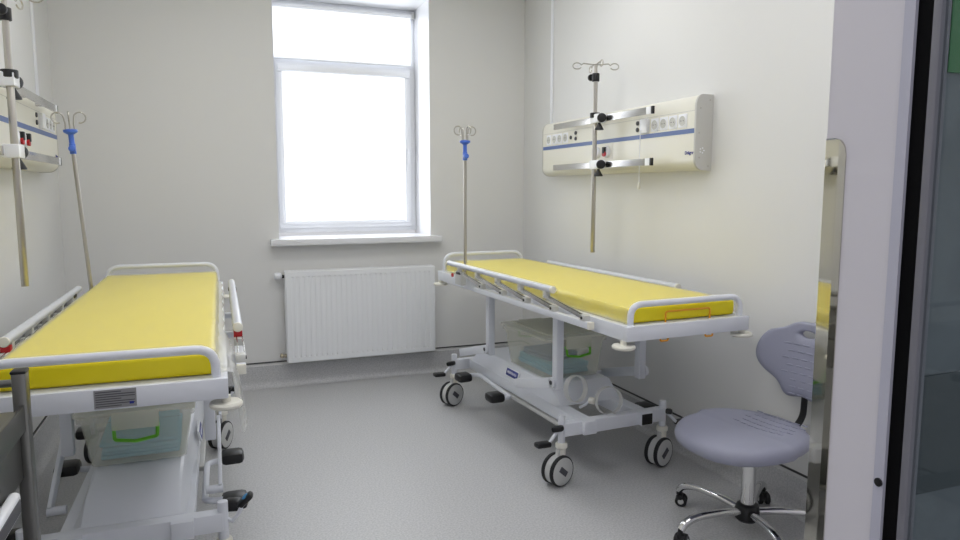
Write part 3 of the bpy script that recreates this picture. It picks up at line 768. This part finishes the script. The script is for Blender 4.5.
# ------------------------------------------------------------------ storage boxes
def make_box(label, H_):
    t = thing('storage_box', label, 'storage box', (0, 0, 0), 0, 'clear storage boxes')
    W_, D_ = 0.395, 0.53; q = H_-0.205
    tb = bmesh.new()
    def ring(ins, z, n=5, rad=0.03):
        a, b = W_/2-ins, D_/2-ins; P = []
        for cx, cy, a0 in ((a-rad, b-rad, 0), (-a+rad, b-rad, PI/2), (-a+rad, -b+rad, PI), (a-rad, -b+rad, 1.5*PI)):
            for k in range(n): P.append((cx+rad*math.cos(a0+k/(n-1)*PI/2), cy+rad*math.sin(a0+k/(n-1)*PI/2), z))
        return [tb.verts.new(p) for p in P]
    rs = [ring(0.05, 0.0), ring(0.036, 0.006), ring(0.012, H_-0.03), ring(0.0, H_-0.028), ring(0.0, H_-0.004), ring(0.004, H_-0.004), ring(0.016, H_-0.03), ring(0.040, 0.009)]
    for A, B in zip(rs, rs[1:]):
        n = len(A)
        for k in range(n): tb.faces.new((A[k], A[(k+1) % n], B[(k+1) % n], B[k]))
    tb.faces.new(rs[0][::-1]); tb.faces.new(rs[-1])
    m = MB(); m._merge(tb); m.build('tub', BOXM, t, 50)
    lid = MB().box(-W_/2-0.004, W_/2+0.004, -D_/2-0.004, D_/2+0.004, H_-0.004, H_+0.010, 0.005)
    lid.box(-W_/2+0.05, W_/2-0.05, -D_/2+0.05, D_/2-0.05, H_+0.0095, H_+0.020, 0.005)
    lid.build('lid', LIDM, t)
    for s_ in (-1, 1):
        y = s_*(D_/2+0.009)
        hz = [0.158, 0.152, 0.116, 0.110, 0.105, 0.110, 0.116, 0.152, 0.158]
        hx = [-0.072, -0.072, -0.070, -0.03, 0, 0.03, 0.070, 0.072, 0.072]; hy = [-0.012, 0, 0.006, 0.008, 0.008, 0.008, 0.006, 0, -0.012]
        h = MB().tube([(a, y+s_*b, c+q) for a, b, c in zip(hx, hy, hz)], 0.0065, 10, fil=0.008)
        h.build('carry_handle', GREEN, t)
        MB().box(-0.078, 0.078, y-0.008, y+0.002, 0.150+q, H_+0.012, 0.003).build('clip', LIDM, t)
    return t
zbox = 0.3885
bxR = make_box('clear lidded storage box with green handle under the right bed', 0.228)
bxR.location = bed_pt(bedR, 0.312, 0.85+0.285, zbox); bxR.rotation_euler = (0, 0, R(2.8))
bxL = make_box('clear lidded storage box with green handle under the left bed', 0.205)
bxL.location = bed_pt(bedL, 0.32, 0.347+0.26+0.29, zbox); bxL.rotation_euler = (0, 0, R(-0.8))
def folded(loc, rz, sx, sy, h, m, label, layers=4, ox=0, oy=0, seed=1):
    rnd = random.Random(seed); b = MB(); z = 0
    for k in range(layers):
        dx, dy = rnd.uniform(-0.008, 0.008), rnd.uniform(-0.008, 0.008)
        b.box(-sx/2+dx, sx/2+dx, -sy/2+dy, sy/2+dy, z, z+h/layers*0.94, h/layers*0.4, 3); z += h/layers
    o = b.build('folded_sheet', m); o.location = (loc[0]+ox, loc[1]+oy, loc[2]+0.0105); o.rotation_euler = (0, 0, rz)
    return tag(o, label, 'folded sheet', 'blue disposable sheets in the boxes')
folded(bxR.location, R(3), 0.24, 0.37, 0.062, BLUECL, 'folded light blue sheet inside the box under the right bed', seed=2)
folded(bxL.location, R(1), 0.27, 0.36, 0.062, BLUECL, 'folded light blue sheet inside the box under the left bed', seed=3)
o = folded(Vector(bxR.location)+Vector((0, 0.03, 0.0625)), R(10), 0.20, 0.26, 0.035, DARKBL, 'darker blue folded cloth on the sheet in the right bed box', 2, seed=4)

# ------------------------------------------------------------------ lab chair
cx, cy = 2.01, 2.158
ca = math.atan2(-0.11, -0.99)           # facing
ch = thing('swivel_chair', 'grey moulded swivel chair on a chrome star base beside the right bed', 'chair', (cx, cy, 0))
def C(f, s, z):                          # forward, sideways(left of the sitter), up
    return Vector((f*math.cos(ca)-s*math.sin(ca), f*math.sin(ca)+s*math.cos(ca), z))
tb = bmesh.new(); NA = 64
def outline(an):
    c, s = math.cos(an), math.sin(an); n = 2.5
    a = 0.250 if c > 0 else 0.235; b_ = 0.250
    if c < 0: b_ = 0.250-0.06*abs(c)**2
    return 1.0/((abs(c)/a)**n+(abs(s)/b_)**n)**(1/n)
def seat_z(f, s):
    return 0.018*(abs(s)/0.25)**2.2*(0.4 if f > 0 else 1.0) - 0.014*max(0, (f/0.25))**2*(1) + 0.016*max(0, -f/0.24)**2 - 0.006*math.exp(-((f+0.04)/0.1)**2-(s/0.12)**2)
prof_s = [(0.0, 0.0), (0.2, 0.0), (0.4, 0.0), (0.6, 0.0), (0.75, 0.0), (0.86, -0.002), (0.94, -0.009), (0.985, -0.022), (1.0, -0.038), (0.985, -0.054), (0.94, -0.064), (0.80, -0.066), (0.4, -0.064)]
rings = []
for r_, dz in prof_s:
    ring_ = []
    for k in range(NA):
        an = 2*PI*k/NA; o_ = outline(an)*r_; f, s = o_*math.cos(an)+0.04, o_*math.sin(an)
        ring_.append(tb.verts.new(C(f, s, 0.452+dz+seat_z(f-0.04, s))))
    rings.append(ring_)
for A, B in zip(rings, rings[1:]):
    for k in range(NA): tb.faces.new((A[k], A[(k+1) % NA], B[(k+1) % NA], B[k]))
bmesh.ops.remove_doubles(tb, verts=tb.verts, dist=1e-5)
tb.faces.new([v for v in rings[-1] if v.is_valid][::-1])
tr = MB(); tr._merge(tb)                  # with moulded tread bars
for i, f in enumerate((-0.15, -0.115, -0.08, -0.045, -0.01)):
    for j in range(7):
        s = -0.085+0.036*j+(0.018 if i % 2 else 0)
        z = 0.4532+seat_z(f-0.04, s)
        tr.obox(C(f, s-0.014, z), C(f, s+0.014, z), 0.008, 0.003, 0.001)
seat = tr.build('seat', CHAIRM, ch, 60)
# backrest : rings from the grip hole outwards to the fan-shaped outline
half = [(0, 0.155), (0.06, 0.153), (0.12, 0.116), (0.17, 0.108), (0.205, 0.06), (0.217, 0.005), (0.205, -0.04), (0.17, -0.075), (0.13, -0.098), (0.105, -0.125), (0.09, -0.155), (0.06, -0.168), (0, -0.152)]
def smooth_closed(P, it=2):
    for _ in range(it):
        Q = []
        for i in range(len(P)):
            a, b_ = P[i], P[(i+1) % len(P)]
            Q += [(a[0]*0.75+b_[0]*0.25, a[1]*0.75+b_[1]*0.25), (a[0]*0.25+b_[0]*0.75, a[1]*0.25+b_[1]*0.75)]
        P = Q
    return P
fan = smooth_closed(half+[(-x, y) for x, y in half[-2:0:-1]])
hc = (0.0, 0.105)
def ray_out(an):
    dx, dy = math.cos(an), math.sin(an); best = 0.01
    for i in range(len(fan)):
        x1, y1 = fan[i][0]-hc[0], fan[i][1]-hc[1]; x2, y2 = fan[(i+1) % len(fan)][0]-hc[0], fan[(i+1) % len(fan)][1]-hc[1]
        ex, ey = x2-x1, y2-y1; den = dx*ey-dy*ex
        if abs(den) < 1e-12: continue
        tt = (x1*ey-y1*ex)/den; uu = (x1*dy-y1*dx)/den
        if tt > 0 and -1e-9 <= uu <= 1+1e-9: best = max(best, tt)
    return best
NB = 120; bz, boff = 0.700, -0.240
def back_pt(x, y, d):                     # x lateral, y vertical, d depth behind the front face
    curve = 0.055*(abs(x)/0.217)**2       # wraps forward at the sides
    lean = -0.10*(y+0.17) 
    return C(boff+curve+lean-d, x+0.034, bz+y)
tb = bmesh.new(); front = []; back = []
fr_ = [0.0, 0.03, 0.15, 0.3, 0.45, 0.6, 0.75, 0.88, 0.96, 1.0]
dep = [0.012, 0.004, 0, 0, 0, 0, 0, 0.001, 0.005, 0.014]
for side in (0, 1):
    rs = []
    for q, dd in zip(fr_, dep):
        row = []
        for k in range(NB):
            an = 2*PI*k/NB; ro = ray_out(an); ri = 1.0/math.sqrt((math.cos(an)/0.036)**2+(math.sin(an)/0.015)**2)
            r_ = ri+(ro-ri)*q; x, y = hc[0]+r_*math.cos(an), hc[1]+r_*math.sin(an)
            row.append(tb.verts.new(back_pt(x, y, dd if side == 0 else 0.032-dd)))
        rs.append(row)
    for A, B in zip(rs, rs[1:]):
        for k in range(NB):
            fce = (A[k], A[(k+1) % NB], B[(k+1) % NB], B[k]); tb.faces.new(fce if side == 0 else fce[::-1])
    (front if side == 0 else back).append(rs)
for q in (0, -1):
    A, B = front[0][q], back[0][q]
    for k in range(NB): tb.faces.new((A[k], A[(k+1) % NB], B[(k+1) % NB], B[k]))
tr = MB(); tr._merge(tb)
for i, y in enumerate((0.06, 0.03, 0.0, -0.03, -0.06, -0.09, -0.12, -0.148)):
    nj = 5 if y > -0.08 else 3
    for j in range(nj):
        x = (j-(nj-1)/2)*0.042+(0.02 if i % 2 and nj == 5 else 0)
        if abs(x) > 0.10: continue
        tr.obox(back_pt(x-0.014, y, 0.0), back_pt(x+0.014, y, 0.0), 0.004, 0.006, 0.001)
tr.build('backrest', CHAIRM, ch, 60)
MB().tube([C(-0.05, 0, 0.380), C(-0.22, 0, 0.380), C(-0.285, 0.02, 0.44), C(-0.272, 0.034, 0.58), C(-0.288, 0.034, 0.68)], 0.016, 12, fil=0.05, sy=0.6).build('back_support', RUBBER, ch)
MB().box(-0.09, 0.09, -0.09, 0.09, 0.372, 0.391, 0.006).build('seat_plate', RUBBER, ch)
cl = MB().cyl((0, 0, 0.11), (0, 0, 0.31), 0.028, n=28).cyl((0, 0, 0.31), (0, 0, 0.372), 0.0225, n=24); cl.build('gas_column', CHROME, ch)
MB().cyl((0, 0, 0.355), (0, 0, 0.373), 0.030, n=24).build('column_collar', RUBBER, ch)
MB().lathe([(0.0, 0.055), (0.038, 0.055), (0.048, 0.065), (0.050, 0.100), (0.042, 0.122), (0.032, 0.128), (0.0, 0.128)], (0, 0, 0), n=28).build('hub', BLACK, ch)
for k in range(5):
    an = R(108)+k*2*PI/5; d = Vector((math.cos(an), math.sin(an), 0)); s = Vector((-d.y, d.x, 0))
    P = [d*0.035+Vector((0, 0, 0.095)), d*0.12+Vector((0, 0, 0.108)), d*0.23+Vector((0, 0, 0.112)), d*0.28+Vector((0, 0, 0.105)), d*0.312+Vector((0, 0, 0.090)), d*0.327+Vector((0, 0, 0.070))]
    leg = MB().tube(fillet(P, 0.03), 0.018, 14, sy=0.85).build('base_leg', CHROME, ch)
    e = d*0.329
    c_ = MB().cyl(e+Vector((0, 0, 0.05)), e+Vector((0, 0, 0.075)), 0.010, n=12)
    c_.box(-0.012, 0.012, -0.022, 0.022, 0.03, 0.055, 0.004, M=Matrix.Translation(e-d*0.008) @ Matrix.Rotation(an+0.5, 4, 'Z'))
    cs = c_.build('caster', BLACK, leg)
    sw = an+0.5; ax = Vector((-math.sin(sw), math.cos(sw), 0)); wc = e-Vector((math.cos(sw), math.sin(sw), 0))*0.012+Vector((0, 0, 0.0255))
    for q in (-1, 1):
        o_ = wc+ax*q*0.015
        MB().lathe([(0.0, -0.009), (0.021, -0.009), (0.0255, -0.005), (0.0255, 0.005), (0.021, 0.009), (0.0, 0.009)], o_, ax, 24).build('caster_wheel', RUBBER, cs)
        MB().lathe([(0.0, 0.0085), (0.013, 0.0085), (0.012, 0.0105), (0.0, 0.0105)], o_ if q > 0 else o_, ax*q, 18).build('wheel_cap', GREYP, cs)

# ------------------------------------------------------------------ steel trolley in the left foreground
tx1, ty1, tz = -0.395, 1.82, 1.0
TW, TL = 0.42, 0.66
tro = thing('instrument_trolley', 'stainless steel trolley in front of the left bed at the photo edge', 'trolley', (tx1-TW/2, ty1-TL/2, 0))
hw, hl = TW/2, TL/2
for sx in (-1, 1):
    for sy in (-1, 1):
        x, y = sx*(hw-0.014), sy*(hl-0.018)
        p = MB().box(x-0.014, x+0.014, y-0.018, y+0.018, 0.11, tz-0.006, 0.003).build('corner_post', TROL, tro)
        MB().box(x-0.0155, x+0.0155, y-0.0195, y+0.0195, tz-0.008, tz, 0.003).build('post_cap', BLACK, p)
        c = MB().cyl((x, y, 0.075), (x, y, 0.112), 0.011, n=12); c.box(x-0.014, x+0.014, y-0.02, y+0.02, 0.045, 0.08, 0.004); cs = c.build('caster', BLACK, p)
        MB().cyl((x-0.011, y, 0.04), (x+0.011, y, 0.04), 0.04, n=24, bev=0.004).build('caster_wheel', RUBBER, cs)
g = MB()
for sy in (-1, 1): g.tube([(-hw+0.02, sy*(hl-0.018), tz-0.03), (hw-0.02, sy*(hl-0.018), tz-0.03)], 0.009, 12)
for sx in (-1,): g.tube([(sx*(hw-0.014), -hl+0.02, tz-0.03), (sx*(hw-0.014), hl-0.02, tz-0.03)], 0.009, 12)
g.build('guard_rail', TROL, tro)
MB().box(-hw+0.012, hw-0.012, -hl+0.018, hl-0.018, 0.875, 0.905, 0.002).build('top_tray', TROL, tro)
for sx in (-1, 1): MB().box(sx*(hw-0.010)-0.004, sx*(hw-0.010)+0.004, -hl+0.03, hl-0.03, 0.864, 0.922, 0.001).build('tray_edge', TROL, tro)
cb = MB().box(-hw+0.02, hw-0.018, -hl+0.025, hl-0.036, 0.752, 0.858, 0.003).build('drawer_case', TROL, tro)
hd = MB().tube([(hw-0.02, 0.16, 0.70), (hw+0.012, 0.16, 0.70), (hw+0.012, 0.262, 0.70), (hw-0.02, 0.262, 0.70)], 0.008, 10, fil=0.014)
MB().box(-hw+0.012, hw-0.012, -hl+0.03, hl-0.03, 0.29, 0.31, 0.002).build('lower_shelf', TROL, tro)
t = MB().box(hw-0.017, hw+0.006, -0.06, 0.165, 0.725, 0.775, 0.010, 4)
lb = t.build('bin_front', PVC, tro)
MB().box(hw+0.004, hw+0.008, -0.05, 0.148, 0.736, 0.763, 0.001).build('label_window', INK, lb)

# ------------------------------------------------------------------ light
w = bpy.data.worlds.new('World'); scn.world = w; w.use_nodes = True
bg = w.node_tree.nodes['Background']; bg.inputs['Color'].default_value = (0.95, 0.95, 1.0, 1); bg.inputs['Strength'].default_value = 0.66
# daylight entering through the blinds
ld = bpy.data.lights.new('window_daylight', 'AREA'); ld.shape = 'RECTANGLE'; ld.size = 1.0; ld.size_y = 1.6
ld.energy = 10; ld.color = (0.92, 0.96, 1.0)
lo = bpy.data.objects.new('window_daylight', ld); COL.objects.link(lo); lo.location = (1.01, FY-0.08, 1.9); lo.rotation_euler = (R(-90), 0, 0)

# ------------------------------------------------------------------ camera
cam = bpy.data.cameras.new('camera'); cam.sensor_width = 36; cam.lens = 36*700/960; cam.clip_start = 0.05
co = bpy.data.objects.new('camera', cam); COL.objects.link(co)
co.location = (0, 0, 1.4); co.rotation_euler = (R(90-6.54), 0, R(-21.166))
scn.camera = co
vs = scn.view_settings
vs.view_transform = 'Standard'; vs.look = 'None'; vs.exposure = 0.0; vs.gamma = 1.0; vs.use_curve_mapping = False
